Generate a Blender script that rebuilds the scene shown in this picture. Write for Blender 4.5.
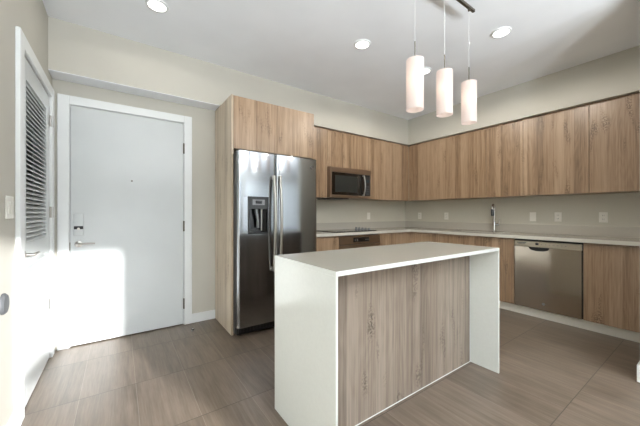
import bpy, bmesh, math, random
from mathutils import Matrix, Vector
random.seed(7)
for o in list(bpy.data.objects):
    bpy.data.objects.remove(o)
SC = bpy.context.scene
COL = SC.collection
PI = math.pi

# ------------------------------------------------------------------ camera
H = 1.19
cam_d = bpy.data.cameras.new('camera'); cam = bpy.data.objects.new('camera', cam_d); COL.objects.link(cam)
cam_d.sensor_width = 36.0; cam_d.sensor_fit = 'HORIZONTAL'; cam_d.lens = 287.6 / 640 * 36; cam_d.shift_y = 0.36 / 640
cam_d.clip_start = 0.02
cam.location = (0, 0, H)
cam.rotation_euler = (PI / 2, 0, -math.radians(34.91))
SC.camera = cam

# ------------------------------------------------------------------ world, sun, daylight, exposure
SC.view_settings.view_transform = 'Standard'
SC.view_settings.look = 'None'
SC.view_settings.gamma = 1.0
SC.view_settings.use_curve_mapping = False
SC.view_settings.exposure = -0.08

world = bpy.data.worlds.new('sky'); SC.world = world; world.use_nodes = True
wn = world.node_tree; wn.nodes.clear()
wo = wn.nodes.new('ShaderNodeOutputWorld'); wb = wn.nodes.new('ShaderNodeBackground')
wc = wn.nodes.new('ShaderNodeTexCoord'); ws = wn.nodes.new('ShaderNodeSeparateXYZ'); wr = wn.nodes.new('ShaderNodeValToRGB')
wm = wn.nodes.new('ShaderNodeMapRange'); wm.inputs['From Min'].default_value = -1
wn.links.new(wc.outputs['Generated'], ws.inputs[0]); wn.links.new(ws.outputs['Z'], wm.inputs['Value'])
wn.links.new(wm.outputs[0], wr.inputs[0]); wn.links.new(wr.outputs[0], wb.inputs[0]); wn.links.new(wb.outputs[0], wo.inputs[0])
cr = wr.color_ramp
cr.elements[0].position = 0.48; cr.elements[0].color = (0.30, 0.31, 0.30, 1)
cr.elements[1].position = 0.51; cr.elements[1].color = (0.80, 0.88, 1.0, 1)
e = cr.elements.new(1.0); e.color = (0.45, 0.62, 1.0, 1)
wb.inputs[1].default_value = 1.3

SUN_AZ = (-0.285, 0.96); SUN_TAN = 0.174
sd = bpy.data.lights.new('sun', 'SUN'); sd.energy = 16.5; sd.angle = math.radians(0.9); sd.color = (1.0, 1.0, 1.0)
sun = bpy.data.objects.new('sun', sd); COL.objects.link(sun)
sv = Vector((SUN_AZ[0], SUN_AZ[1], -SUN_TAN)).normalized()
sun.rotation_euler = sv.to_track_quat('-Z', 'Y').to_euler(); sun.location = (3, -12, 4)

def area(name, loc, d, sx, sy, power, color):
    l = bpy.data.lights.new(name, 'AREA'); l.shape = 'RECTANGLE'; l.size = sx; l.size_y = sy; l.energy = power; l.color = color
    o = bpy.data.objects.new(name, l); COL.objects.link(o); o.location = loc
    o.rotation_euler = Vector(d).to_track_quat('-Z', 'Z').to_euler()
    return o
DAY = (0.86, 0.93, 1.0)
area('daylight_through_sliding_door', (1.15, -5.34, 1.25), (0, 1, 0.0), 2.7, 2.1, 12, DAY)

# ------------------------------------------------------------------ helpers
def B():
    return bmesh.new()

def merge(bm, t):
    me = bpy.data.meshes.new('t'); t.to_mesh(me); t.free(); bm.from_mesh(me); bpy.data.meshes.remove(me)

def box(bm, x0, x1, y0, y1, z0, z1, bev=0.0, seg=1):
    t = bmesh.new()
    bmesh.ops.create_cube(t, size=1)
    for v in t.verts:
        v.co = Vector(((x0 + x1) / 2 + v.co.x * (x1 - x0), (y0 + y1) / 2 + v.co.y * (y1 - y0), (z0 + z1) / 2 + v.co.z * (z1 - z0)))
    if bev > 0:
        bmesh.ops.bevel(t, geom=t.edges[:], offset=bev, segments=seg, affect='EDGES', profile=0.5)
    merge(bm, t); return bm

def tube(bm, pts, r, n=12, cap=True):
    pts = [Vector(p) for p in pts]
    rs = r if isinstance(r, (list, tuple)) else [r] * len(pts)
    rings = []
    up = None
    for i, p in enumerate(pts):
        a = pts[max(i - 1, 0)]; b = pts[min(i + 1, len(pts) - 1)]
        d = (b - a).normalized()
        if up is None:
            up = Vector((0, 0, 1)) if abs(d.z) < 0.9 else Vector((1, 0, 0))
        s = d.cross(up).normalized(); up = s.cross(d).normalized()
        rings.append([bm.verts.new(p + (s * math.cos(2 * PI * k / n) + up * math.sin(2 * PI * k / n)) * rs[i]) for k in range(n)])
    for i in range(len(rings) - 1):
        for k in range(n):
            bm.faces.new((rings[i][k], rings[i][(k + 1) % n], rings[i + 1][(k + 1) % n], rings[i + 1][k]))
    if cap:
        bm.faces.new(rings[0][::-1]); bm.faces.new(rings[-1])
    return bm

def lathe(bm, c, prof, n=32, axis='z', close=True):
    """prof: list of (radius, offset along axis)"""
    c = Vector(c); rings = []
    for r, h in prof:
        ring = []
        for k in range(n):
            a = 2 * PI * k / n
            if axis == 'z': v = Vector((r * math.cos(a), r * math.sin(a), h))
            elif axis == 'y': v = Vector((r * math.cos(a), h, r * math.sin(a)))
            else: v = Vector((h, r * math.cos(a), r * math.sin(a)))
            ring.append(bm.verts.new(c + v))
        rings.append(ring)
    for i in range(len(rings) - 1):
        for k in range(n):
            bm.faces.new((rings[i][k], rings[i][(k + 1) % n], rings[i + 1][(k + 1) % n], rings[i + 1][k]))
    if close:
        bm.faces.new(rings[0][::-1]); bm.faces.new(rings[-1])
    return bm

def prism(bm, poly, axis, a, b):
    """poly of 2d points extruded along axis from a to b; axis 'y': (x,z); 'x': (y,z); 'z': (x,y)"""
    def P(p, t):
        if axis == 'y': return (p[0], t, p[1])
        if axis == 'x': return (t, p[0], p[1])
        return (p[0], p[1], t)
    A = [bm.verts.new(P(p, a)) for p in poly]; C = [bm.verts.new(P(p, b)) for p in poly]
    n = len(poly)
    for i in range(n):
        bm.faces.new((A[i], A[(i + 1) % n], C[(i + 1) % n], C[i]))
    bm.faces.new(A[::-1]); bm.faces.new(C)
    return bm

def props(o, label=None, cat=None, group=None, kind=None):
    if label: o['label'] = label
    if cat: o['category'] = cat
    if group: o['group'] = group
    if kind: o['kind'] = kind
    return o

ORG = {}
def obj(name, bm, mat, parent=None, origin=None, smooth=False, T=None, label=None):
    if T is not None:
        bm.transform(T)
    bmesh.ops.recalc_face_normals(bm, faces=bm.faces[:])
    if parent is not None:
        po = Vector(ORG[parent.name])
        o0 = po
    else:
        o0 = Vector(origin) if origin else Vector((0, 0, 0))
        po = Vector((0, 0, 0))
    bm.transform(Matrix.Translation(-o0))
    me = bpy.data.meshes.new(name); bm.to_mesh(me); bm.free()
    me.materials.append(mat)
    if smooth:
        for p in me.polygons: p.use_smooth = True
        try: me.set_sharp_from_angle(angle=math.radians(35))
        except Exception: pass
    o = bpy.data.objects.new(name, me); COL.objects.link(o)
    if parent is not None:
        o.parent = parent
    else:
        o.location = o0
    ORG[o.name] = tuple(o0)
    if label: o['label'] = label
    return o

def thing(name, label, cat, loc, group=None):
    o = bpy.data.objects.new(name, None); COL.objects.link(o)
    o.empty_display_size = 0.1
    o.location = loc; ORG[o.name] = tuple(loc)
    props(o, label, cat, group)
    return o

def struct(name, bm, mat, T=None, smooth=False):
    return props(obj(name, bm, mat, T=T, smooth=smooth), kind='structure')

def copy_tree(o, parent=None):
    c = o.copy(); COL.objects.link(c); c.parent = parent
    ORG[c.name] = ORG.get(o.name, (0, 0, 0))
    for ch in list(o.children):
        copy_tree(ch, c)
    return c

# ------------------------------------------------------------------ materials
def srgb(r, g, b):
    f = lambda c: (c / 255 / 12.92) if c / 255 <= 0.04045 else ((c / 255 + 0.055) / 1.055) ** 2.4
    return (f(r), f(g), f(b), 1)

class NT:
    def __init__(s, name):
        s.m = bpy.data.materials.new(name); s.m.use_nodes = True
        s.t = s.m.node_tree; s.n = s.t.nodes; s.b = s.n['Principled BSDF']
    def new(s, typ, **k):
        n = s.n.new(typ)
        for a, v in k.items(): setattr(n, a, v)
        return n
    def link(s, a, b): s.t.links.new(a, b)
    def setin(s, n, i, v):
        if hasattr(v, 'is_output') or isinstance(v, bpy.types.NodeSocket): s.link(v, n.inputs[i])
        else: n.inputs[i].default_value = v
    def math(s, op, a, b=0.0, c=None):
        n = s.new('ShaderNodeMath', operation=op); s.setin(n, 0, a); s.setin(n, 1, b)
        if c is not None: s.setin(n, 2, c)
        return n.outputs[0]
    def comb(s, x, y, z):
        n = s.new('ShaderNodeCombineXYZ'); s.setin(n, 0, x); s.setin(n, 1, y); s.setin(n, 2, z); return n.outputs[0]
    def noise(s, vec, scale=1.0, detail=2.0, rough=0.5, dist=0.0):
        n = s.new('ShaderNodeTexNoise'); s.link(vec, n.inputs['Vector'])
        n.inputs['Scale'].default_value = scale; n.inputs['Detail'].default_value = detail
        n.inputs['Roughness'].default_value = rough; n.inputs['Distortion'].default_value = dist
        return n.outputs['Fac']
    def ramp(s, f, stops):
        n = s.new('ShaderNodeValToRGB'); s.link(f, n.inputs[0])
        c = n.color_ramp
        c.elements[0].position = stops[0][0]; c.elements[0].color = stops[0][1]
        c.elements[1].position = stops[-1][0]; c.elements[1].color = stops[-1][1]
        for p, col in stops[1:-1]:
            e = c.elements.new(p); e.color = col
        return n.outputs[0]
    def mix(s, f, a, b, typ='MIX'):
        n = s.new('ShaderNodeMix', data_type='RGBA', blend_type=typ)
        s.setin(n, 0, f)
        for i, v in ((6, a), (7, b)):
            if isinstance(v, bpy.types.NodeSocket): s.link(v, n.inputs[i])
            else: n.inputs[i].default_value = v
        return n.outputs[2]
    def pos(s):
        g = s.new('ShaderNodeNewGeometry'); p = s.new('ShaderNodeSeparateXYZ'); s.link(g.outputs['Position'], p.inputs[0]); return p.outputs
    def bump(s, h, strength=0.1, dist=0.002):
        n = s.new('ShaderNodeBump'); n.inputs['Strength'].default_value = strength; n.inputs['Distance'].default_value = dist
        s.link(h, n.inputs['Height']); s.link(n.outputs[0], s.b.inputs['Normal'])

def plain(name, col, rough=0.5, metal=0.0, spec=0.5, var=0.0, vscale=3.0, coat=0.0):
    t = NT(name)
    t.b.inputs['Base Color'].default_value = col; t.b.inputs['Roughness'].default_value = rough
    t.b.inputs['Metallic'].default_value = metal; t.b.inputs['Specular IOR Level'].default_value = spec
    t.b.inputs['Coat Weight'].default_value = coat
    g = t.new('ShaderNodeNewGeometry')
    f = t.noise(g.outputs['Position'], vscale, 3)
    d = var if var > 0 else 0.02
    lo = tuple(c * (1 - d) for c in col[:3]) + (1,); hi = tuple(min(1, c * (1 + d)) for c in col[:3]) + (1,)
    t.link(t.ramp(f, [(0.3, lo), (0.7, hi)]), t.b.inputs['Base Color'])
    return t.m

def wood(name, dark, mid, light, seed=0.0, rough=0.33):
    t = NT(name); x, y, z = t.pos()
    u = t.math('ADD', t.math('ADD', x, y), seed)
    # boards of differing tone printed on the laminate
    w = t.math('MULTIPLY', u, 11.0)
    warp = t.noise(t.comb(u, 0.0, seed), 4.0, 1)
    w2 = t.math('ADD', w, t.math('MULTIPLY', warp, 2.0))
    fl = t.math('FLOOR', w2)
    wn_ = t.new('ShaderNodeTexWhiteNoise', noise_dimensions='1D'); t.link(fl, wn_.inputs['W'])
    tone = wn_.outputs['Value']
    # cathedral grain: contour lines of a stretched noise
    n1 = t.noise(t.comb(t.math('MULTIPLY', u, 7.0), t.math('MULTIPLY', z, 0.75), t.math('MULTIPLY', tone, 9.0)), 1.0, 2, 0.5)
    rings = t.math('SINE', t.math('MULTIPLY', n1, 95.0))
    fine = t.noise(t.comb(t.math('MULTIPLY', u, 220.0), t.math('MULTIPLY', z, 6.0), seed), 1.0, 3, 0.6)
    med = t.noise(t.comb(t.math('MULTIPLY', u, 30.0), t.math('MULTIPLY', z, 0.7), seed + 3), 1.0, 2, 0.5)
    med2 = t.noise(t.comb(t.math('MULTIPLY', u, 95.0), t.math('MULTIPLY', z, 1.8), seed + 7), 1.0, 3, 0.6)
    knot = t.noise(t.comb(t.math('MULTIPLY', u, 11.0), t.math('MULTIPLY', z, 2.6), seed + 9), 1.0, 1, 0.5)
    kmask = t.math('MINIMUM', t.math('MULTIPLY', t.math('MAXIMUM', t.math('SUBTRACT', knot, 0.59), 0.0), 7.0), 1.0)
    cross = t.noise(t.comb(t.math('MULTIPLY', u, 90.0), t.math('MULTIPLY', z, 75.0), seed), 1.0, 2, 0.5)
    f = t.math('ADD', t.math('MULTIPLY', tone, 0.20), t.math('MULTIPLY', med, 0.36))
    f = t.math('ADD', f, t.math('MULTIPLY', med2, 0.36))
    f = t.math('ADD', f, t.math('MULTIPLY', fine, 0.18))
    f = t.math('ADD', f, t.math('MULTIPLY', rings, 0.022))
    f = t.math('SUBTRACT', f, t.math('MULTIPLY', kmask, t.math('MULTIPLY', t.math('GREATER_THAN', cross, 0.50), 0.24)))
    c = t.ramp(f, [(0.33, dark), (0.50, mid), (0.68, light)])
    t.link(c, t.b.inputs['Base Color']); t.b.inputs['Roughness'].default_value = rough
    t.b.inputs['Specular IOR Level'].default_value = 0.6
    t.bump(fine, 0.08, 0.001)
    return t.m

OAK = wood('oak_laminate', srgb(104, 82, 60), srgb(146, 119, 92), srgb(172, 146, 119))
OAKG = wood('grey_oak_laminate', srgb(86, 74, 64), srgb(122, 109, 97), srgb(150, 136, 123), seed=5.3)
OAKGLARE = wood('oak_laminate_glare', srgb(158, 140, 118), srgb(196, 180, 158), srgb(214, 200, 180), seed=2.1)  # same oak, paled to put the glare on the tall panel into its colour
WALL = plain('wall_paint', srgb(191, 188, 178), 0.6, spec=0.3)
CEIL = plain('ceiling_paint', srgb(240, 243, 247), 0.7, spec=0.2)
WHITE = plain('white_gloss_paint', srgb(228, 231, 231), 0.3, spec=0.5)
DOORW = plain('white_door_paint', srgb(203, 207, 207), 0.28, spec=0.5)
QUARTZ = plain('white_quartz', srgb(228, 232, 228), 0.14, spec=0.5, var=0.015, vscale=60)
QSHADE = plain('shaded_quartz', srgb(184, 178, 166), 0.12, spec=0.5, var=0.015, vscale=60)  # same stone as the white quartz, darkened for dimmer light on the tops
SPLASH = plain('backsplash_glaze', srgb(208, 203, 188), 0.22, spec=0.5)
TOE = plain('toe_kick_white', srgb(224, 220, 208), 0.4)
BLACK = plain('black_plastic', srgb(22, 22, 23), 0.35)
BGLASS = plain('black_glass', srgb(8, 8, 9), 0.06, spec=0.7)
DARKG = plain('dark_grey_plastic', srgb(62, 64, 66), 0.35)
DISPG = plain('dispenser_grey', srgb(44, 46, 47), 0.35)
WINM = plain('microwave_window_mesh', srgb(34, 38, 36), 0.3)
KEYG = plain('keypad_grey', srgb(70, 72, 74), 0.4)
BADGE = plain('badge_dark', srgb(70, 62, 56), 0.4)
SPLATE = plain('outlet_plate', srgb(236, 232, 222), 0.35)
GREYP = plain('grey_plastic', srgb(120, 122, 124), 0.4)
CHROME = plain('chrome', srgb(205, 205, 205), 0.12, metal=1.0)
NICKEL = plain('satin_nickel', srgb(168, 164, 158), 0.3, metal=1.0)
BRONZE = plain('dark_metal', srgb(110, 105, 95), 0.35, metal=1.0)
PLATE = plain('switch_plate_white', srgb(222, 220, 212), 0.35)
GREYW = plain('shadow_grey', srgb(78, 80, 82), 0.6)
RUBBER = plain('rubber', srgb(60, 50, 45), 0.7)

def steel(name, col, rough, horiz=True):
    t = NT(name); x, y, z = t.pos()
    u = t.math('ADD', x, y)
    if horiz: v = t.comb(t.math('MULTIPLY', u, 3.0), t.math('MULTIPLY', z, 500.0), 0.0)
    else: v = t.comb(t.math('MULTIPLY', u, 500.0), t.math('MULTIPLY', z, 3.0), 0.0)
    f = t.noise(v, 1.0, 3, 0.6)
    lo = tuple(c * 0.93 for c in col[:3]) + (1,); hi = tuple(min(1, c * 1.05) for c in col[:3]) + (1,)
    t.link(t.ramp(f, [(0.3, lo), (0.7, hi)]), t.b.inputs['Base Color'])
    t.b.inputs['Metallic'].default_value = 1.0
    t.link(t.math('ADD', t.math('MULTIPLY', f, 0.06), rough - 0.03), t.b.inputs['Roughness'])
    return t.m
STEEL = steel('brushed_steel', srgb(170, 174, 178), 0.13)
STEELW = steel('warm_brushed_steel', srgb(186, 174, 158), 0.12)
STEELD = steel('oven_steel', srgb(150, 132, 115), 0.32)

def emit(name, col, s):
    t = NT(name); t.b.inputs['Base Color'].default_value = (0.8, 0.8, 0.8, 1)
    t.b.inputs['Emission Color'].default_value = col; t.b.inputs['Emission Strength'].default_value = s
    t.b.inputs['Roughness'].default_value = 0.6
    return t.m
LENS = emit('downlight_lens', (1.0, 0.96, 0.9, 1), 4.0)
BULB = emit('bulb_glow', (1.0, 0.86, 0.70, 1), 16.0)
SHEER = emit('sheer_daylight', (0.74, 0.89, 1.0, 1), 0.54)
_t = NT('opal_glass'); _t.b.inputs['Base Color'].default_value = srgb(214, 204, 198)
_t.b.inputs['Roughness'].default_value = 0.35
_t.b.inputs['Emission Color'].default_value = (1.0, 0.86, 0.80, 1); _t.b.inputs['Emission Strength'].default_value = 0.52
_tr = _t.new('ShaderNodeBsdfTranslucent'); _tr.inputs[0].default_value = (0.55, 0.50, 0.47, 1)
_mx = _t.new('ShaderNodeMixShader'); _mx.inputs[0].default_value = 0.5
_t.link(_t.b.outputs[0], _mx.inputs[1]); _t.link(_tr.outputs[0], _mx.inputs[2])
_t.link(_mx.outputs[0], _t.n['Material Output'].inputs[0]); OPAL = _t.m

def clear_glass():
    t = NT('window_glass')
    tr = t.new('ShaderNodeBsdfTransparent'); gl = t.new('ShaderNodeBsdfGlossy'); gl.inputs['Roughness'].default_value = 0.02
    mx = t.new('ShaderNodeMixShader'); mx.inputs[0].default_value = 0.06
    t.link(tr.outputs[0], mx.inputs[1]); t.link(gl.outputs[0], mx.inputs[2]); t.link(mx.outputs[0], t.n['Material Output'].inputs[0])
    return t.m
GLASS = clear_glass()

def floor_mat():
    t = NT('floor_tile'); x, y, z = t.pos()
    TX, TY = 0.305, 0.601
    fx = t.math('DIVIDE', t.math('ADD', x, 0.21 + TX * 40), TX); fy = t.math('DIVIDE', t.math('ADD', y, -0.583 + TY * 40), TY)
    gx = t.math('FRACT', fx); gy = t.math('FRACT', fy)
    dx = t.math('MULTIPLY', t.math('MINIMUM', gx, t.math('SUBTRACT', 1.0, gx)), TX)
    dy = t.math('MULTIPLY', t.math('MINIMUM', gy, t.math('SUBTRACT', 1.0, gy)), TY)
    lx = t.math('LESS_THAN', dx, 0.0013); ly = t.math('LESS_THAN', dy, 0.0024)
    wn_ = t.new('ShaderNodeTexWhiteNoise', noise_dimensions='2D')
    t.link(t.comb(t.math('FLOOR', fx), t.math('FLOOR', fy), 0.0), wn_.inputs['Vector'])
    rnd = wn_.outputs['Value']
    off = t.math('MULTIPLY', rnd, 13.0)
    s1 = t.noise(t.comb(t.math('MULTIPLY', x, 26.0), t.math('MULTIPLY', y, 1.6), off), 1.0, 4, 0.6, 0.4)
    s2 = t.noise(t.comb(t.math('MULTIPLY', x, 120.0), t.math('MULTIPLY', y, 6.0), off), 1.0, 3, 0.6)
    cl = t.noise(t.comb(x, y, off), 3.0, 3, 0.5)
    f = t.math('ADD', t.math('MULTIPLY', s1, 0.5), t.math('MULTIPLY', s2, 0.3))
    f = t.math('ADD', f, t.math('MULTIPLY', cl, 0.2))
    f = t.math('ADD', f, t.math('MULTIPLY', t.math('SUBTRACT', rnd, 0.5), 0.07))
    c = t.ramp(f, [(0.32, srgb(82, 71, 60)), (0.5, srgb(108, 95, 82)), (0.68, srgb(127, 114, 101))])
    c = t.mix(t.math('MULTIPLY', lx, 0.2), c, srgb(205, 195, 182))
    c = t.mix(t.math('MULTIPLY', ly, 0.85), c, srgb(58, 50, 43))
    t.link(c, t.b.inputs['Base Color'])
    t.link(t.math('ADD', t.math('MULTIPLY', s1, 0.15), 0.28), t.b.inputs['Roughness'])
    t.b.inputs['Specular IOR Level'].default_value = 0.5
    t.bump(s2, 0.05, 0.001)
    return t.m
FLOOR = floor_mat()

# ------------------------------------------------------------------ setting
CZ = 2.788                    # ceiling
RY = -5.2                    # rear glazed wall
LX, LY0 = -0.474, 3.364       # left / back corner
RX = 4.447                    # kitchen right wall
LIV = 6.9                    # living room right wall
SL = 0.0
TL = Matrix.Translation((LX, LY0, 0)) @ Matrix.Rotation(SL, 4, 'Z')    # left-wall frame: x = off the wall, -y towards the camera

struct('floor', box(B(), -0.9, LIV + 0.1, RY - 0.1, 3.7, -0.1, 0), FLOOR)
struct('ceiling', box(B(), -0.9, LIV + 0.1, RY - 0.1, 3.7, CZ, CZ + 0.1), CEIL)

# left wall with the louvered door opening; local coords
LD0, LD1, LDH = -1.002, -0.150, 2.150     # door opening along local y, height
b = B()
box(b, -0.12, 0, -8.7, LD0, 0, CZ); box(b, -0.12, 0, LD1, 0.0, 0, CZ); box(b, -0.12, 0, LD0, LD1, LDH, CZ)
struct('wall_left', b, WALL, T=TL)
# back wall round the entry door, then the deeper kitchen wall
ED0, ED1, EDH = -0.363, 0.569, 2.156
b = B()
box(b, LX - 0.12, ED0, LY0, 3.55, 0, CZ); box(b, ED1, 0.915, LY0, 3.55, 0, CZ); box(b, ED0, ED1, LY0, 3.55, EDH, CZ)
struct('wall_back', b, WALL)
struct('wall_kitchen', box(B(), LX - 0.12, RX + 0.12, 3.55, 3.67, 0, CZ), SPLASH)
struct('wall_right', box(B(), RX, RX + 0.12, 0.372, 3.55, 0, CZ), SPLASH)
struct('wall_partition', box(B(), 3.008, LIV, 0.24, 0.372, 0, CZ), WALL)
struct('wall_living', box(B(), LIV, LIV + 0.12, RY, 0.24, 0, CZ), WALL)
# rear wall: sliding door opening + curtained window
W1a, W1b, W2a, W2b = -0.2, 2.60, 2.95, 6.7
b = B()
box(b, -0.9, W1a, RY - 0.12, RY, 0, CZ); box(b, W1b, W2a, RY - 0.12, RY, 0, CZ); box(b, W2b, LIV + 0.12, RY - 0.12, RY, 0, CZ)
box(b, W1a, W1b, RY - 0.12, RY, 2.42, CZ); box(b, W2a, W2b, RY - 0.12, RY, 2.42, CZ); box(b, W2a, W2b, RY - 0.12, RY, 0, 0.40)
struct('wall_rear', b, WALL)
def window(n, x0, x1, z0, z1, cols, pane_mat):
    b = B(); f = 0.045
    box(b, x0, x1, RY - 0.09, RY - 0.03, z0, z0 + f); box(b, x0, x1, RY - 0.09, RY - 0.03, z1 - f, z1)
    for k in range(cols + 1):
        xc = x0 + f / 2 + (x1 - x0 - f) * k / cols
        if pane_mat is GLASS and 0 < k < cols: continue
        box(b, xc - f / 2, xc + f / 2, RY - 0.09, RY - 0.03, z0 + f, z1 - f)
    w = struct('window_%d' % n, b, WHITE)
    obj('pane', box(B(), x0 + f, x1 - f, RY - 0.062, RY - 0.056, z0 + f, z1 - f), pane_mat, w)
window(1, W1a, W1b, 0.0, 2.42, 3, GLASS)
window(2, W2a, W2b, 0.40, 2.42, 4, SHEER)

# bulkhead above cabinets and entry
BZ = 2.362
b = B()
box(b, LX, RX, 3.172, 3.55, BZ, CZ); box(b, 4.057, RX, 0.372, 3.172, BZ, CZ)
struct('wall_bulkhead', b, WALL)
struct('soffit_lit_underside', box(B(), LX + 0.001, 0.892, 3.173, 3.363, BZ - 0.006, BZ - 0.0005), CEIL)  # white slab added so the underside looks lit by bounced sun

# baseboards
struct('baseboard_back', box(B(), 0.646, 0.892, 3.351, LY0, 0, 0.098, 0.002), WHITE)
struct('baseboard_left', box(B(), 0, 0.014, -8.4, -1.090, 0, 0.11, 0.002), WHITE, T=TL)
b = B()
box(b, 3.0, 3.84, 0.372, 0.386, 0, 0.12, 0.002); box(b, 2.998, 3.008, 0.24, 0.386, 0, 0.12, 0.002)
struct('baseboard_right', b, WHITE)

# casings
b = B()
box(b, -0.442, ED0, 3.346, 3.364, 0, 2.232, 0.003); box(b, ED1, 0.645, 3.346, 3.364, 0, 2.232, 0.003)
box(b, ED0, ED1, 3.346, 3.364, EDH, 2.232, 0.003)
box(b, ED0, ED0 + 0.004, 3.364, 3.494, 0, EDH); box(b, ED1 - 0.004, ED1, 3.364, 3.494, 0, EDH); box(b, ED0, ED1, 3.364, 3.494, EDH - 0.003, EDH)
struct('trim_1', b, WHITE)
b = B()
box(b, 0, 0.022, LD1, LD1 + 0.085, 0, 2.232, 0.003); box(b, 0, 0.022, LD0 - 0.088, LD0, 0, 2.232, 0.003); box(b, 0, 0.022, LD0, LD1, LDH, 2.232, 0.003)
box(b, -0.1, 0, LD1 - 0.003, LD1, 0, LDH); box(b, -0.1, 0, LD0, LD0 + 0.003, 0, LDH); box(b, -0.1, 0, LD0, LD1, LDH - 0.003, LDH)
struct('trim_2', b, WHITE, T=TL)

# entry door
d1 = struct('door_1', box(B(), -0.356, 0.562, 3.358, 3.402, 0.010, 2.149, 0.0015), DOORW)
b = B(); box(b, ED0, ED1, 3.404, 3.474, 0, EDH); obj('door_stop_strip', b, DARKG, d1)
for hz in (0.227, 1.054, 1.882):
    b = B(); tube(b, [(0.566, 3.350, hz - 0.055), (0.566, 3.350, hz + 0.055)], 0.0085, 10); obj('hinge', b, BRONZE, d1, smooth=True)
lk = obj('keypad_lock', box(B(), -0.333, -0.263, 3.340, 3.358, 0.99, 1.188, 0.006, 3), DOORW, d1, smooth=True, label='white plate of the keypad lock')
b = B(); box(b, -0.330, -0.266, 3.3375, 3.342, 1.048, 1.076, 0.001); obj('lock_window', b, BLACK, lk, label='black band on the lock')
b = B(); lathe(b, (-0.298, 3.338, 1.052), [(0.010, 0), (0.010, -0.003), (0.006, -0.004)], 16, 'y'); obj('thumb_turn', b, PLATE, lk, smooth=True)
b = B(); lathe(b, (-0.300, 3.358, 0.914), [(0.028, 0), (0.028, -0.008), (0.012, -0.012), (0.010, -0.045)], 24, 'y')
tube(b, [(-0.300, 3.310, 0.914), (-0.275, 3.306, 0.918), (-0.225, 3.306, 0.920), (-0.180, 3.310, 0.918)], [0.010, 0.009, 0.008, 0.007], 12)
obj('lever_handle', b, NICKEL, d1, smooth=True)
b = B(); lathe(b, (0.101, 3.358, 1.506), [(0.008, 0), (0.008, -0.004), (0.004, -0.005)], 16, 'y'); obj('peephole', b, BRONZE, d1, smooth=True)
obj('strike_plate', box(B(), -0.3615, -0.3565, 3.354, 3.374, 0.86, 0.93), BRONZE, d1)

# louvered door in the left wall (two louver panels, rails and stiles)
y0, y1 = LD0 + 0.006, LD1 - 0.006
b = B(); st = 0.118
xf, xb = 0.004, -0.031
box(b, xb, xf, y0, y0 + st, 0.010, LDH - 0.008, 0.002); box(b, xb, xf, y1 - st, y1, 0.010, LDH - 0.008, 0.002)
rails = [(0.010, 0.325), (0.885, 1.005), (2.015, LDH - 0.008)]
for a_, c_ in rails: box(b, xb, xf, y0 + st, y1 - st, a_, c_)
d2 = struct('door_2', b, DOORW, T=TL)
obj('door_backing', box(B(), -0.10, -0.095, y0, y1, 0.01, LDH - 0.01), GREYP, d2, T=TL)
for (za, zb) in ((0.325, 0.885), (1.005, 2.015)):
    b = B(); n = int((zb - za) / 0.030)
    for k in range(n):
        zc = za + (zb - za) * (k + 0.5) / n
        t = bmesh.new(); bmesh.ops.create_cube(t, size=1)
        M = Matrix.Translation(((xb + xf) / 2, (y0 + y1) / 2, zc)) @ Matrix.Rotation(math.radians(38), 4, 'Y') @ Matrix.Diagonal((0.040, (y1 - y0) - 2 * st, 0.006, 1))
        t.transform(M); merge(b, t)
    obj('louver_panel', b, DOORW, d2, T=TL)
for hz in (0.446, 1.20, 1.95):
    b = B(); tube(b, [(0.010, y1 + 0.004, hz - 0.045), (0.010, y1 + 0.004, hz + 0.045)], 0.0075, 10)
    box(b, 0.0225, 0.0245, y1 + 0.012, y1 + 0.03, hz - 0.045, hz + 0.045)
    obj('hinge', b, NICKEL, d2, T=TL, smooth=True)
b = B(); lathe(b, (0.004, y0 + 0.055, 0.94), [(0.026, 0), (0.026, 0.008), (0.011, 0.012), (0.009, 0.05)], 24, 'x')
tube(b, [(0.052, y0 + 0.055, 0.94), (0.055, y0 + 0.08, 0.942), (0.055, y0 + 0.13, 0.942), (0.052, y0 + 0.175, 0.940)], [0.010, 0.009, 0.008, 0.007], 12)
obj('lever_handle', b, NICKEL, d2, T=TL, smooth=True)

# ------------------------------------------------------------------ refrigerator enclosure
CT = 2.351
pan = obj('tall_side_panel', box(B(), 0.893, 0.913, 2.786, 3.363, 0.0, CT, 0.001), OAKGLARE)
props(pan, 'tall oak laminate end panel, paled for glare, standing left of the refrigerator', 'panel')
pan2 = obj('tall_side_panel', box(B(), 1.855, 1.873, 2.806, 3.549, 0.0, CT, 0.001), OAK)
props(pan2, 'oak laminate end panel on the right of the refrigerator, mostly hidden behind it', 'panel')

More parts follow.
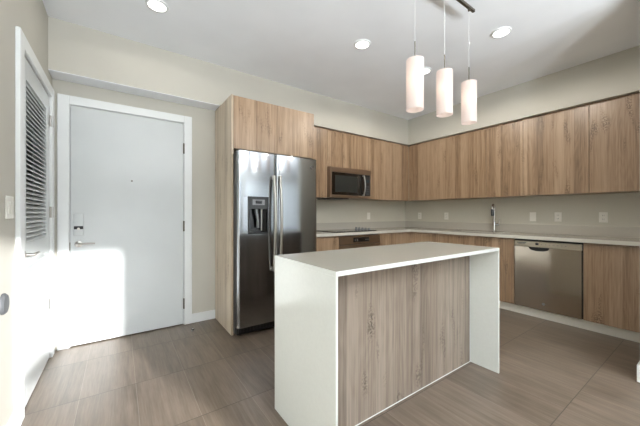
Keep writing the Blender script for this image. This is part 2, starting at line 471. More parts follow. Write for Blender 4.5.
def cabinet(name, label, cat, x0, x1, y0, y1, z0, z1, doors, face, group=None, seams=None, inset=0.0, dtop=None, gap=0.003, hollow=None):
    """cuboid carcass with slab doors on face '-y' or '-x' ; doors = number or list of split coords"""
    base = {'-y': ((x0 + x1) / 2, y1, z0), '-x': (x1, (y0 + y1) / 2, z0)}[face]
    r = thing(name, label, cat, base, group)
    dt = 0.018
    if face == '-y':
        obj('body', box(B(), x0, x1, y0 + dt + 0.001, y1, z0, z1), OAK, r)
        lo, hi = x0, x1
    else:
        bb = B()
        if hollow:
            h0, h1 = hollow
            box(bb, x0 + dt + 0.001, x1, y0, h0, z0, z1); box(bb, x0 + dt + 0.001, x1, h1, y1, z0, z1)
            box(bb, x0 + dt + 0.001, x1, h0, h1, z0, z0 + 0.02); box(bb, x1 - 0.02, x1, h0, h1, z0 + 0.02, z1)
            box(bb, x0 + dt + 0.001, x0 + dt + 0.02, h0, h1, z0 + 0.02, z1)
        else: box(bb, x0 + dt + 0.001, x1, y0, y1, z0, z1)
        obj('body', bb, OAK, r)
        lo, hi = y0, y1
    cuts = [lo] + (seams or [lo + (hi - lo) * k / doors for k in range(1, doors)]) + [hi]
    zt = dtop if dtop else z1 - 0.002
    for a_, c_ in zip(cuts[:-1], cuts[1:]):
        g = gap / 2
        if face == '-y': bb = box(B(), a_ + g, c_ - g, y0, y0 + dt, z0 + 0.001, zt, 0.0008)
        else: bb = box(B(), x0, x0 + dt, a_ + g, c_ - g, z0 + 0.001, zt, 0.0008)
        obj('door', bb, OAK, r)
    return r

cabinet('wall_cabinet', 'two-door oak wall cabinet directly above the refrigerator', 'cabinet', 0.914, 1.853, 2.786, 3.363, 1.827, CT, 2, '-y', dtop=CT - 0.006)

# upper cabinets
UB, UT, DT_ = 1.407, 2.360, 2.338
G1 = 'oak wall cabinets on the cooktop wall'
G2 = 'oak wall cabinets on the sink wall'
cabinet('wall_cabinet', 'narrow oak wall cabinet between the refrigerator and the microwave', 'cabinet', 1.875, 2.353, 3.195, 3.549, UB, UT, 1, '-y', G1, dtop=DT_)
cabinet('wall_cabinet', 'short oak wall cabinet directly above the microwave', 'cabinet', 2.355, 3.144, 3.195, 3.549, 1.843, UT, 1, '-y', G1, dtop=DT_, seams=[2.749])
cabinet('wall_cabinet', 'oak wall cabinet immediately right of the microwave', 'cabinet', 3.146, 3.693, 3.195, 3.549, UB, UT, 1, '-y', G1, dtop=DT_)
cabinet('wall_cabinet', 'oak corner wall cabinet where the cooktop wall meets the sink wall', 'cabinet', 3.695, 4.098, 3.195, 3.549, UB, UT, 1, '-y', G1, dtop=DT_)
cabinet('wall_cabinet', 'two-door oak wall cabinet next to the corner, left of the faucet', 'cabinet', 4.099, 4.446, 1.920, 3.193, UB, UT, 1, '-x', G2, seams=[2.446], dtop=DT_)
cabinet('wall_cabinet', 'two-door oak wall cabinet above the faucet and dishwasher', 'cabinet', 4.099, 4.446, 0.872, 1.918, UB, UT, 1, '-x', G2, seams=[1.482], dtop=DT_)
cabinet('wall_cabinet', 'oak wall cabinet cut by the right edge of the photo', 'cabinet', 4.099, 4.446, 0.388, 0.870, UB, UT, 1, '-x', G2, dtop=DT_)

# base cabinets
KB, KT = 0.105, 0.893
cabinet('base_cabinet', 'oak base cabinet between the refrigerator and the oven', 'cabinet', 1.875, 2.397, 2.990, 3.549, KB, KT, 1, '-y', dtop=KT - 0.012)
cabinet('base_cabinet', 'oak base cabinet right of the oven, running into the corner', 'cabinet', 3.175, 3.866, 2.990, 3.549, KB, KT, 1, '-y', seams=[3.585], dtop=KT - 0.012)
cabinet('base_cabinet', 'oak sink base cabinet under the faucet, left of the dishwasher', 'cabinet', 3.868, 4.446, 1.492, 3.549, KB, KT, 1, '-x', seams=[1.95, 2.45, 2.95], dtop=KT - 0.012, hollow=(1.62, 2.40))
cabinet('base_cabinet', 'oak base cabinet right of the dishwasher', 'cabinet', 3.868, 4.446, 0.388, 0.866, KB, KT, 1, '-x', dtop=KT - 0.012)
b = B()
box(b, 3.922, 3.937, 0.388, 3.045, 0, 0.103); box(b, 1.875, 3.922, 3.045, 3.060, 0, 0.103)
props(obj('toe_kick', b, TOE), 'long white toe kick strip under the oak base cabinets', 'toe kick')

# worktop with sink cut-out
CZ0, CZ1 = 0.895, 0.933
sy0, sy1, sx0, sx1 = 1.66, 2.36, 3.94, 4.26
b = B()
box(b, 1.875, 4.446, 2.960, 3.549, CZ0, CZ1); 
box(b, 3.837, 4.446, sy1, 2.960, CZ0, CZ1); box(b, 3.837, 4.446, 0.388, sy0, CZ0, CZ1)
box(b, 3.837, sx0, sy0, sy1, CZ0, CZ1); box(b, sx1, 4.446, sy0, sy1, CZ0, CZ1)
top = obj('worktop', b, QSHADE); props(top, 'L-shaped pale quartz worktop on the oak base cabinets', 'worktop')
b = B(); box(b, 3.8335, 3.8365, 0.388, 2.9565, CZ0, CZ1 - 0.0005); box(b, 1.875, 3.8365, 2.9565, 2.9595, CZ0, CZ1 - 0.0005)  # lighter strip of the same stone paints the lit front edge
obj('worktop_lit_edge', b, plain('lit_edge_quartz', srgb(208, 205, 194), 0.2), top, label='polished front edge strip, toned lighter as if lit')
b = B()
box(b, 1.875, 4.426, 3.530, 3.549, CZ1 + 0.0005, 1.045, 0.001); box(b, 4.427, 4.446, 0.388, 3.549, CZ1 + 0.0005, 1.045, 0.001)
props(obj('backsplash_upstand', b, QSHADE), 'low grey-beige quartz strip along the foot of both kitchen walls', 'upstand')
b = B(); th = 0.002
box(b, sx0, sx1, sy0, sy1, 0.72, 0.722); box(b, sx0, sx0 + th, sy0, sy1, 0.722, CZ0 - 0.001); box(b, sx1 - th, sx1, sy0, sy1, 0.722, CZ0 - 0.001)
box(b, sx0, sx1, sy0, sy0 + th, 0.722, CZ0 - 0.001); box(b, sx0, sx1, sy1 - th, sy1, 0.722, CZ0 - 0.001)
sk = obj('sink', b, DARKG); props(sk, 'dark undermount sink sunk in the worktop beside the faucet', 'sink')
b = B(); lathe(b, (4.10, 2.01, 0.7222), [(0.045, 0), (0.04, 0.004), (0.02, 0.002)], 24); obj('drain', b, CHROME, sk, smooth=True)

# faucet
fx, fy = 4.345, 1.922
f = thing('kitchen_faucet', 'chrome pull-down gooseneck faucet on the worktop behind the sink', 'faucet', (fx, fy, CZ1))
b = B(); lathe(b, (fx, fy, CZ1), [(0.028, 0), (0.028, 0.008), (0.020, 0.014), (0.0195, 0.135), (0.014, 0.145), (0.0125, 0.15)], 24)
obj('body', b, CHROME, f, smooth=True)
b = B(); dv = Vector((-0.985, -0.17, 0)); pts = [Vector((fx, fy, CZ1 + 0.14)), Vector((fx, fy, CZ1 + 0.315))]
R_ = 0.048
for k in range(1, 13):
    a = PI * k / 12
    pts.append(Vector((fx, fy, CZ1 + 0.33)) + dv * (R_ - R_ * math.cos(a)) + Vector((0, 0, R_ * math.sin(a))))
pts.append(pts[-1] + Vector((0, 0, -0.02)))
tube(b, pts, 0.0145, 14); obj('gooseneck', b, CHROME, f, smooth=True)
b = B(); p = pts[-1]; lathe(b, (p.x, p.y, p.z - 0.09), [(0.016, 0), (0.019, 0.01), (0.018, 0.085), (0.0155, 0.095)], 20)
obj('spray_head', b, DARKG, f, smooth=True)
b = B(); tube(b, [(fx, fy, CZ1 + 0.10), (fx + 0.005, fy - 0.05, CZ1 + 0.10)], 0.016, 16)
tube(b, [(fx + 0.005, fy - 0.05, CZ1 + 0.10), (fx + 0.01, fy - 0.062, CZ1 + 0.125), (fx + 0.012, fy - 0.066, CZ1 + 0.18)], [0.008, 0.007, 0.005], 12)
obj('lever', b, CHROME, f, smooth=True)

# ------------------------------------------------------------------ refrigerator
FX0, FX1, FY, FZ0, FZ1 = 0.910, 1.815, 2.655, 0.100, 1.787
r = thing('refrigerator', 'stainless steel side-by-side refrigerator with water dispenser', 'refrigerator', ((FX0 + FX1) / 2, 3.0, 0))
obj('cabinet_body', box(B(), 0.918, FX1 - 0.003, 2.745, 3.36, 0.02, 1.777, 0.003), DARKG, r)
b = B(); box(b, FX0 + 0.02, FX1 - 0.01, 2.725, 2.76, 0.012, 0.093, 0.004)
for k in range(24): box(b, FX0 + 0.05 + k * 0.034, FX0 + 0.068 + k * 0.034, 2.721, 2.727, 0.03, 0.08)
obj('base_grille', b, BLACK, r)
for xx in (FX0 + 0.06, FX1 - 0.06):
    b = B(); lathe(b, (xx, 2.78, 0.0), [(0.018, 0), (0.018, 0.02)], 16); obj('foot', b, BLACK, r)
def fdoor(x0, x1, cut=None):
    """gently crowned steel door: profile in plan, with rounded vertical edges"""
    b = B(); n = 20; prof = []
    for k in range(n + 1):
        s = k / n; x = x0 + (x1 - x0) * s; e = min(s, 1 - s) * (x1 - x0)
        rr = 0.022; dy = 0 if e >= rr else rr - math.sqrt(max(0, rr * rr - (rr - e) ** 2))
        prof.append((x, FY + dy - 0.0))
    ext = []
    for q in range(6):
        e = 0.022 * (1 - math.cos(PI / 2 * q / 5)); y = 0.022 * (1 - math.sin(PI / 2 * q / 5))
        ext.append((e, y))
    front = [(x0 + e, FY + y) for e, y in ext] + [(x1 - e, FY + y) for e, y in ext[::-1]]
    poly = front + [(x1, 2.672), (x0, 2.672)]
    if cut is None:
        prism(b, poly, 'z', FZ0, FZ1)
    else:
        cx0, cx1, cz0, cz1 = cut
        prism(b, poly, 'z', FZ0, cz0); prism(b, poly, 'z', cz1, FZ1)
        lp = [(x0 + e, FY + y) for e, y in ext] + [(cx0, FY), (cx0, 2.672), (x0, 2.672)]
        rp = [(cx1, FY)] + [(x1 - e, FY + y) for e, y in ext[::-1]] + [(x1, 2.672), (cx1, 2.672)]
        prism(b, lp, 'z', cz0, cz1); prism(b, rp, 'z', cz0, cz1)
    return b
DX0, DX1, DZ0, DZ1 = 1.010, 1.224, 0.989, 1.353
ld = obj('door', fdoor(FX0, 1.303, (DX0 + 0.008, DX1 - 0.008, DZ0 + 0.008, DZ1 - 0.008)), STEEL, r, smooth=True, label='narrow freezer door with water dispenser')
rd = obj('door', fdoor(1.309, FX1), STEEL, r, smooth=True, label='wide right refrigerator door')
b = B()
box(b, FX0 + 0.001, DX0 + 0.008, 2.673, 2.742, FZ0 + 0.002, FZ1 - 0.002); box(b, DX1 - 0.008, 1.302, 2.673, 2.742, FZ0 + 0.002, FZ1 - 0.002)
box(b, DX0 + 0.008, DX1 - 0.008, 2.673, 2.742, FZ0 + 0.002, DZ0 + 0.008); box(b, DX0 + 0.008, DX1 - 0.008, 2.673, 2.742, DZ1 - 0.008, FZ1 - 0.002)
obj('door_liner', b, BLACK, ld, label='black edge of the freezer door')
obj('door_liner', box(B(), 1.310, FX1 - 0.001, 2.673, 2.742, FZ0 + 0.002, FZ1 - 0.002), BLACK, rd, label='black edge of the refrigerator door')
def fhandle(x):
    b = B(); z0, z1 = 0.62, 1.56; pts = []
    for k in range(17):
        s = k / 16; z = z0 + (z1 - z0) * s
        pts.append((x, FY - 0.030 - 0.030 * math.sin(PI * s), z))
    tube(b, pts, 0.0145, 14)
    for z in (z0 + 0.01, z1 - 0.01):
        box(b, x - 0.012, x + 0.012, FY - 0.042, FY + 0.001, z - 0.02, z + 0.02, 0.004, 2)
    return b
obj('handle', fhandle(1.272), NICKEL, ld, smooth=True)
obj('handle', fhandle(1.341), NICKEL, rd, smooth=True)
# dispenser
b = B()
box(b, DX0, DX0 + 0.014, FY - 0.008, FY + 0.004, DZ0, DZ1, 0.003); box(b, DX1 - 0.014, DX1, FY - 0.008, FY + 0.004, DZ0, DZ1, 0.003)
box(b, DX0 + 0.014, DX1 - 0.014, FY - 0.008, FY + 0.004, DZ0, DZ0 + 0.012, 0.002)
box(b, DX0 + 0.014, DX1 - 0.014, FY - 0.008, FY + 0.012, 1.232, DZ1, 0.003)
disp = obj('dispenser', b, DISPG, ld, label='dark grey water and ice dispenser')
b = B(); q0, q1, w0, w1 = DX0 + 0.009, DX1 - 0.009, DZ0 + 0.009, DZ1 - 0.009
box(b, q0, q1, FY + 0.072, FY + 0.080, w0, w1)
box(b, q0, q0 + 0.004, FY + 0.005, FY + 0.072, w0, w1); box(b, q1 - 0.004, q1, FY + 0.005, FY + 0.072, w0, w1)
box(b, q0 + 0.004, q1 - 0.004, FY + 0.005, FY + 0.072, w0, w0 + 0.008); box(b, q0 + 0.004, q1 - 0.004, FY + 0.013, FY + 0.072, 1.232, w1)
obj('dispenser_recess', b, BGLASS, ld, label='black recess of the dispenser')
obj('control_panel', box(B(), DX0 + 0.045, DX1 - 0.045, FY - 0.011, FY - 0.007, 1.272, 1.325, 0.001), GREYP, ld)
obj('display', box(B(), DX0 + 0.075, DX1 - 0.075, FY - 0.0125, FY - 0.010, 1.285, 1.312, 0.001), BGLASS, ld)
b = B(); tube(b, [(1.11, FY + 0.03, 1.235), (1.11, FY + 0.025, 1.20), (1.125, FY + 0.03, 1.13), (1.13, FY + 0.05, 1.05)], [0.016, 0.014, 0.013, 0.018], 12)
obj('paddle', b, GREYP, ld, smooth=True)
b = B(); tube(b, [(1.168, FY + 0.04, 1.235), (1.168, FY + 0.045, 1.02)], 0.008, 10); obj('water_tube', b, NICKEL, ld, smooth=True)
b = B(); lathe(b, (1.74, FY + 0.0005, 1.695), [(0.017, 0), (0.017, -0.003), (0.013, -0.004), (0.0125, -0.0025)], 28, 'y'); em = obj('badge', b, BADGE, rd, smooth=True, label='small round maker badge')

# ------------------------------------------------------------------ microwave
mx0, mx1, my, mz0, mz1 = 2.357, 3.142, 3.140, 1.405, 1.838
m = thing('microwave', 'stainless over-the-range microwave with a black window, under the short cabinet', 'microwave', ((mx0 + mx1) / 2, 3.4, mz0))
obj('case', box(B(), mx0 + 0.001, mx1 - 0.001, my + 0.03, 3.545, mz0 + 0.004, mz1, 0.002), STEELD, m)
b = B(); pass
box(b, mx0 + 0.004, 2.392, my, my + 0.03, mz0 + 0.01, mz1 - 0.004, 0.003)
box(b, 2.392, mx1 - 0.002, my, my + 0.03, mz1 - 0.075, mz1 - 0.004, 0.003)
box(b, 2.392, mx1 - 0.002, my, my + 0.03, mz0 + 0.01, mz0 + 0.045, 0.003)
box(b, mx1 - 0.022, mx1 - 0.002, my, my + 0.03, mz0 + 0.045, mz1 - 0.075, 0.002)
fr = obj('door', b, STEELD, m, label='warm stainless door frame')
obj('window', box(B(), 2.393, 3.008, my + 0.002, my + 0.03, mz0 + 0.046, mz1 - 0.076, 0.002), BGLASS, m, label='black glass window')
obj('window_mesh', box(B(), 2.447, 2.865, my + 0.0005, my + 0.003, mz0 + 0.085, mz1 - 0.115, 0.0005), WINM, m)
cp = obj('control_panel', box(B(), 3.010, mx1 - 0.023, my + 0.002, my + 0.03, mz0 + 0.046, mz1 - 0.076, 0.002), BLACK, m)
for i in range(4):
    for j in range(3):
        obj('key', box(B(), 3.030 + j * 0.026, 3.048 + j * 0.026, my + 0.0005, my + 0.003, 1.47 + i * 0.036, 1.492 + i * 0.036), KEYG, cp)
obj('display', box(B(), 3.030, 3.100, my + 0.0005, my + 0.003, 1.65, 1.69), plain('amber_display', srgb(60, 75, 80), 0.2), cp)
b = B(); pts = []
for k in range(13):
    s = k / 12; pts.append((2.970, my - 0.022 - 0.028 * math.sin(PI * s), 1.455 + 0.29 * s))
tube(b, pts, 0.010, 12)
box(b, 2.961, 2.979, my - 0.03, my + 0.005, 1.447, 1.467, 0.002); box(b, 2.961, 2.979, my - 0.03, my + 0.005, 1.733, 1.753, 0.002)
obj('handle', b, NICKEL, fr, smooth=True)
b = B(); box(b, 2.40, 2.72, 3.17, 3.49, mz0 - 0.012, mz0 + 0.003, 0.002)
obj('vent_filter', b, BLACK, m)
b = B(); box(b, 1.90, 2.33, 3.22, 3.32, UB - 0.018, UB - 0.0005, 0.002)  # dark gap under the cabinet, its shade put in as a black strip
props(obj('under_cabinet_gap', b, BLACK), 'thin black strip standing in for the shaded gap under the narrow cabinet left of the microwave', 'light fixture')

# ------------------------------------------------------------------ cooktop and oven
ck = thing('cooktop', 'black glass electric cooktop set in the worktop below the microwave', 'cooktop', (2.75, 3.25, CZ1))
obj('glass_top', box(B(), 2.372, 3.135, 3.025, 3.50, CZ1 + 0.0005, CZ1 + 0.008, 0.002), BGLASS, ck)
b = B()
for (cx, cy, rr) in ((2.53, 3.14, 0.08), (2.54, 3.37, 0.10), (2.83, 3.14, 0.10), (2.83, 3.38, 0.075)):
    for q in (1.0, 0.6):
        lathe(b, (cx, cy, CZ1 + 0.0078), [(rr * q, 0), (rr * q, 0.0006), (rr * q - 0.003, 0.0006), (rr * q - 0.003, 0)], 40, close=False)
obj('burner_rings', b, DARKG, ck)
for ky in (3.09, 3.16, 3.23, 3.30, 3.37):
    b = B(); lathe(b, (3.045, ky, CZ1 + 0.008), [(0.024, 0), (0.024, 0.006), (0.019, 0.008), (0.017, 0.028), (0.014, 0.031)], 20)
    box(b, 3.043, 3.047, ky - 0.016, ky + 0.016, CZ1 + 0.038, CZ1 + 0.042)
    obj('knob', b, GREYP, ck, smooth=True)

ov = thing('oven', 'built-in warm stainless oven under the cooktop', 'oven', (2.79, 3.2, 0.105))
ox0, ox1, oy = 2.400, 3.172, 2.982
obj('case', box(B(), ox0, ox1, oy + 0.03, 3.54, 0.105, 0.885), BLACK, ov)
pn = obj('control_panel', box(B(), ox0, ox1, oy, oy + 0.03, 0.765, 0.880, 0.002), STEELD, ov)
obj('display', box(B(), 2.64, 2.94, oy - 0.002, oy + 0.002, 0.790, 0.855, 0.001), BGLASS, pn)
for kx in (2.67, 2.71, 2.87, 2.91): obj('button', box(B(), kx, kx + 0.012, oy - 0.003, oy - 0.001, 0.815, 0.827), GREYP, pn)
od = obj('door', box(B(), ox0, ox1, oy, oy + 0.03, 0.115, 0.757, 0.002), STEELD, ov)
obj('window', box(B(), ox0 + 0.10, ox1 - 0.10, oy - 0.002, oy + 0.004, 0.26, 0.60, 0.001), BGLASS, od)
b = B(); tube(b, [(ox0 + 0.06, oy - 0.045, 0.70), (ox1 - 0.06, oy - 0.045, 0.70)], 0.011, 14)
for xx in (ox0 + 0.09, ox1 - 0.09): tube(b, [(xx, oy - 0.045, 0.70), (xx, oy + 0.002, 0.70)], 0.008, 10)
obj('handle', b, CHROME, od, smooth=True)

# ------------------------------------------------------------------ dishwasher
dy0, dy1, dxf = 0.877, 1.480, 3.857
dw = thing('dishwasher', 'stainless steel dishwasher built into the oak base cabinets', 'dishwasher', (4.15, 1.18, 0.105))
obj('tub', box(B(), dxf + 0.03, 4.42, dy0 - 0.008, dy1 + 0.008, 0.106, 0.888), BLACK, dw)
# door face with scooped handle pocket cut along its top edge
b = B()
yc = 1.241; hw = 0.095
n = 14
poly = [(dy0, 0.108), (dy1, 0.108), (dy1, 0.806)]
poly += [(yc + hw * math.cos(PI * k / n), 0.806 - 0.042 * (math.sin(PI * k / n) ** 0.7)) for k in range(n + 1)]
poly += [(dy0, 0.806)]
prism(b, poly, 'x', dxf, dxf + 0.03)
dd = obj('door', b, STEELW, dw)
obj('control_panel', box(B(), dxf - 0.003, dxf + 0.03, dy0, dy1, 0.808, 0.872, 0.003), plain('warm_grey_panel', srgb(176, 166, 148), 0.35, metal=0.6), dw)
obj('handle_pocket', box(B(), dxf + 0.022, dxf + 0.0295, yc - hw + 0.001, yc + hw - 0.001, 0.765, 0.8075), BLACK, dw)
b = B()
box(b, dxf - 0.0045, dxf - 0.002, 1.362, 1.452, 0.846, 0.856); box(b, dxf - 0.0045, dxf - 0.002, 1.372, 1.442, 0.836, 0.841)
obj('marking', b, DARKG, dw)
obj('display', box(B(), dxf - 0.0045, dxf - 0.002, 1.241, 1.271, 0.832, 0.856), BGLASS, dw)
for k in range(7): obj('button', box(B(), dxf - 0.0045, dxf - 0.002, 1.206 - k * 0.035, 1.218 - k * 0.035, 0.840, 0.846), GREYP, dw)
b = B(); lathe(b, (dxf - 0.0005, 1.197, 0.182), [(0.014, 0.001), (0.014, -0.002), (0.010, -0.003)], 24, 'x')
obj('badge', b, GREYP, dd, label='small round badge')

# ------------------------------------------------------------------ island
ix0, ix1, iy0, iy1, it = 0.777, 2.322, 0.992, 1.597, 0.934
isl = thing('kitchen_island', 'waterfall kitchen island, white quartz top and ends with grey oak front', 'island', ((ix0 + ix1) / 2, (iy0 + iy1) / 2, 0))
obj('countertop', box(B(), ix0 + 0.004, ix1 - 0.004, iy0 + 0.004, iy1, it - 0.022, it, 0.0008), QSHADE, isl, label='quartz top, toned darker for its dimmer light')
b = B(); box(b, ix0, ix1, iy0, iy0 + 0.0035, it - 0.022, it - 0.0005); box(b, ix0, ix0 + 0.0035, iy0 + 0.0035, iy1, it - 0.022, it - 0.0005); box(b, ix1 - 0.0035, ix1, iy0 + 0.0035, iy1, it - 0.022, it - 0.0005)  # edge strips of the same stone, light put into their paler colour
obj('countertop_lit_edge', b, QUARTZ, isl, label='polished edge strip of the top, toned lighter as if lit')
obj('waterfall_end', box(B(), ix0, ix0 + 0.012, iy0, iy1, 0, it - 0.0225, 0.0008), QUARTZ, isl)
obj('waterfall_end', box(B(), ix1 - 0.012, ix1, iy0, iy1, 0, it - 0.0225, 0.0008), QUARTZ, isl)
obj('front_panel', box(B(), ix0 + 0.0125, ix1 - 0.0125, 1.206, 1.224, 0.002, it - 0.023), OAKG, isl, label='grey oak laminate front')
obj('carcass', box(B(), ix0 + 0.0125, ix1 - 0.0125, 1.225, iy1 - 0.022, 0.0, it - 0.023), OAKG, isl)
for a_, c_ in ((ix0 + 0.024, 1.29), (1.293, 1.80), (1.803, ix1 - 0.024)):
    obj('door', box(B(), a_, c_, iy1 - 0.021, iy1 - 0.003, 0.10, it - 0.03, 0.001), OAKG, isl)
obj('caulk_line', box(B(), ix0 + 0.0125, ix1 - 0.0125, 1.202, 1.2055, 0, 0.004), WHITE, isl, label='thin white seal along the floor')
obj('corner_seal', box(B(), ix1 - 0.016, ix1 - 0.0125, 1.202, 1.2055, 0.004, it - 0.023), WHITE, isl)

# ------------------------------------------------------------------ ceiling downlights
def downlight(x, y, label):
    d = thing('recessed_downlight', label, 'ceiling light', (x, y, CZ), 'recessed ceiling downlights')
    b = B(); lathe(b, (x, y, CZ), [(0.060, -0.001), (0.062, -0.012), (0.074, -0.009), (0.080, -0.001)], 40, close=False)
    obj('trim_ring', b, WHITE, d, smooth=True)
    b = B(); lathe(b, (x, y, CZ), [(0.061, -0.0015), (0.061, -0.010), (0.03, -0.0105)], 40); obj('lens', b, LENS, d)
    l = bpy.data.lights.new('downlight_lamp', 'SPOT'); l.energy = LAMP; l.spot_size = math.radians(176); l.spot_blend = 0.2
    l.color = (1.0, 0.94, 0.85); l.shadow_soft_size = 0.06
    lo = bpy.data.objects.new('downlight_lamp', l); COL.objects.link(lo); lo.location = (x, y, CZ - 0.03)
    return d
LAMP = 7
downlight(0.238, 2.523, 'round white recessed downlight over the entry, nearest the top left of the photo')
LAMP = 5
downlight(1.879, 1.996, 'round recessed downlight in the ceiling, left of the pendants')
LAMP = 35
downlight(2.799, 1.976, 'round recessed downlight half hidden behind the leftmost pendant shade')
downlight(2.759, 1.165, 'round recessed downlight in the ceiling, right of the pendants')
LAMP = 18  # unseen living-area downlights added to raise the ambient light
for (x, y) in ((1.0, -1.2), (3.4, -1.2), (1.0, -3.4), (3.4, -3.4), (5.6, -2.3)):
    downlight(x, y, 'unseen recessed downlight added as fill in the living area ceiling behind the viewpoint')

# ------------------------------------------------------------------ unseen fill uplights added behind the viewpoint to brighten the ceiling
def fill_torchiere(x, y, power, label):
    t = thing('fill_uplight', label, 'fill lamp', (x, y, 0), 'unseen fill uplights added in the living area')
    b = B(); lathe(b, (x, y, 0), [(0.14, 0), (0.14, 0.02), (0.02, 0.035)], 32); obj('base', b, BRONZE, t, smooth=True)
    b = B(); tube(b, [(x, y, 0.03), (x, y, 1.06)], 0.012, 14); obj('pole', b, BRONZE, t, smooth=True)
    b = B(); lathe(b, (x, y, 1.05), [(0.02, 0), (0.10, 0.02), (0.19, 0.10), (0.186, 0.10), (0.098, 0.026), (0.02, 0.008)], 40, close=False); obj('bowl_shade', b, WHITE, t, smooth=True)
    l = bpy.data.lights.new('fill_uplight_lamp', 'AREA'); l.shape = 'DISK'; l.size = 0.36; l.energy = power; l.color = (0.89, 0.95, 1.0)
    o = bpy.data.objects.new('fill_uplight_lamp', l); COL.objects.link(o); o.location = (x, y, 1.135); o.rotation_euler = (PI, 0, 0)
fill_torchiere(2.7, -2.6, 125, 'added white bowl fill uplight, unseen, in the living area nearest the curtained window')
fill_torchiere(1.3, -2.9, 275, 'added white bowl fill uplight, unseen, in the middle of the living area')
fill_torchiere(0.1, -2.4, 380, 'added white bowl fill uplight, unseen, in the living area near the left wall')

# ------------------------------------------------------------------ pendants on a ceiling bar
PY = 1.12
bar = thing('pendant_bar', 'slim dark metal ceiling bar that the three pendants hang from', 'light fixture', (1.82, PY, CZ))
b = B(); box(b, 1.42, 2.205, PY - 0.010, PY + 0.010, 2.712, 2.732, 0.003, 2); obj('rail', b, BRONZE, bar)
b = B(); lathe(b, (1.815, PY, CZ), [(0.055, 0), (0.055, -0.014), (0.02, -0.056)], 32); obj('canopy', b, BRONZE, bar, smooth=True)
def pendant(x, z0, z1, label):
    p = thing('pendant_lamp', label, 'pendant lamp', (x, PY, z0), 'pendant lamps over the island')
    b = B(); R = 0.052; zt = z1 - z0
    prof = [(R, 0.0), (R, zt), (R - 0.004, zt), (R - 0.004, 0.0), (R, 0.0)]
    b2 = lathe(b, (x, PY, z0), prof[:4] , 40, close=False)
    obj('lamp_shade', b, OPAL, p, smooth=True)
    b = B(); lathe(b, (x, PY, z1 - 0.006), [(0.001, 0), (R - 0.004, 0), (R - 0.004, 0.003), (0.001, 0.003)], 40, close=False); obj('shade_top', b, OPAL, p)
    b = B(); lathe(b, (x, PY, z1 - 0.004), [(0.012, 0), (0.012, 0.012), (0.005, 0.022)], 16); obj('cap', b, NICKEL, p, smooth=True)
    b = B(); tube(b, [(x, PY, z1 + 0.06), (x, PY, 2.712)], 0.0010, 8); obj('cord', b, WHITE, p)
    b = B(); tube(b, [(x, PY, z1 + 0.02), (x, PY, z1 + 0.115)], 0.0035, 10); obj('stem', b, BRONZE, p, smooth=True)
    b = B(); lathe(b, (x, PY, 2.695), [(0.008, 0), (0.008, 0.017)], 16); obj('cord_grip', b, BRONZE, p, smooth=True)
    b = B(); zc = (z0 + z1) / 2 + 0.015
    lathe(b, (x, PY, zc), [(0.001, -0.035), (0.014, -0.030), (0.021, -0.012), (0.021, 0.008), (0.014, 0.028), (0.012, 0.05)], 20)
    obj('bulb', b, BULB, p, smooth=True)
    return p
pendant(1.496, 1.828, 2.136, 'leftmost of the three cylindrical opal glass pendants')
pendant(1.815, 1.859, 2.155, 'middle one of the three cylindrical opal glass pendants')
pendant(2.133, 1.862, 2.163, 'rightmost of the three cylindrical opal glass pendants')

# ------------------------------------------------------------------ outlets, switches, small things
def outlet_right(y, z, label, blank=False):
    o = thing('wall_outlet', label, 'outlet', (4.4465, y, z), 'white outlets on the backsplash')
    obj('cover_plate', box(B(), 4.4405, 4.4465, y - 0.036, y + 0.036, z - 0.058, z + 0.058, 0.002), SPLATE, o)
    b = B(); 
    if blank: box(b, 4.4385, 4.441, y - 0.018, y + 0.018, z - 0.034, z + 0.034, 0.001)
    else:
        for dz in (-0.021, 0.021): box(b, 4.4385, 4.441, y - 0.017, y + 0.017, z + dz - 0.016, z + dz + 0.016, 0.001)
    obj('receptacle', b, SPLATE, o)
    if not blank:
        for dz in (-0.021, 0.021):
            for s in (-0.007, 0.007): obj('slot', box(B(), 4.4380, 4.4388, y + s - 0.0012, y + s + 0.0012, z + dz - 0.005, z + dz + 0.007), BLACK, o)
    return o
outlet_right(2.709, 1.146, 'white duplex outlet on the sink wall nearest left of the faucet')
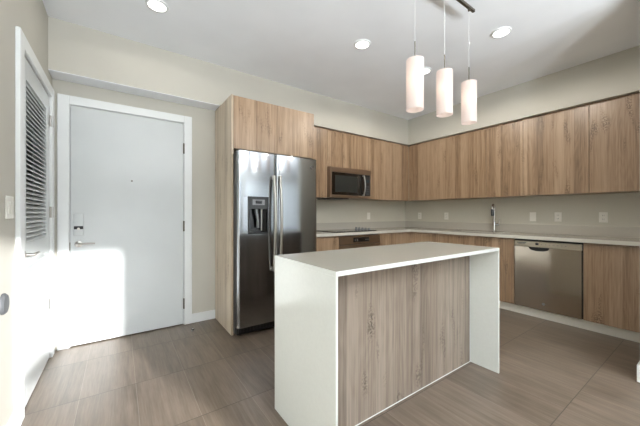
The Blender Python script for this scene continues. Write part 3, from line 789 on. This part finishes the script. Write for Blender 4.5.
outlet_right(3.223, 1.146, 'white duplex outlet on the sink wall close to the corner')
outlet_right(1.493, 1.145, 'plain white rocker switch on the backsplash, first right of the faucet', True)
outlet_right(1.231, 1.145, 'white duplex outlet on the backsplash above the middle of the dishwasher')
outlet_right(0.825, 1.145, 'white duplex outlet on the backsplash right of the dishwasher')
o = thing('wall_outlet', 'white duplex outlet on the cooktop wall right of the cooktop', 'outlet', (3.488, 3.5495, 1.145), 'white outlets on the backsplash')
obj('cover_plate', box(B(), 3.452, 3.524, 3.5435, 3.5495, 1.087, 1.203, 0.002), SPLATE, o)
b = B()
for dz in (-0.021, 0.021): box(b, 3.471, 3.505, 3.5415, 3.544, 1.145 + dz - 0.016, 1.145 + dz + 0.016, 0.001)
obj('receptacle', b, SPLATE, o)

sw = thing('light_switch', 'white double rocker switch plate on the left wall beside the louvered door', 'light switch', tuple(TL @ Vector((0, -1.235, 1.22))))
obj('cover_plate', box(B(), 0.0005, 0.007, -1.262, -1.145, 1.162, 1.28, 0.002), PLATE, sw, T=TL)
for yy in (-1.229, -1.178):
    obj('rocker', box(B(), 0.006, 0.011, yy - 0.017, yy + 0.017, 1.187, 1.253, 0.002), PLATE, sw, T=TL)
b = B(); c = (0.0005, -1.305, 0.742)  # grey disc put in where a soft round shadow lies on the wall
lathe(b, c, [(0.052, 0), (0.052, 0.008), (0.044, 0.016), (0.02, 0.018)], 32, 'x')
props(obj('shadow_disc', b, GREYW, T=TL, smooth=True), 'round grey disc standing in for a soft shadow low on the left wall', 'door stop')

b = B(); lathe(b, (0.611, 3.121, 0.0), [(0.016, 0), (0.016, 0.006), (0.010, 0.012), (0.010, 0.022), (0.004, 0.026)], 20)
ds = obj('floor_door_stop', b, CHROME, smooth=True); props(ds, 'tiny metal and rubber door stop on the floor in front of the entry door', 'door stop')
b = B(); lathe(b, (0.611, 3.121, 0.013), [(0.0105, 0), (0.014, 0.001), (0.014, 0.007), (0.0105, 0.008)], 20); obj('rubber_ring', b, RUBBER, ds, smooth=True)
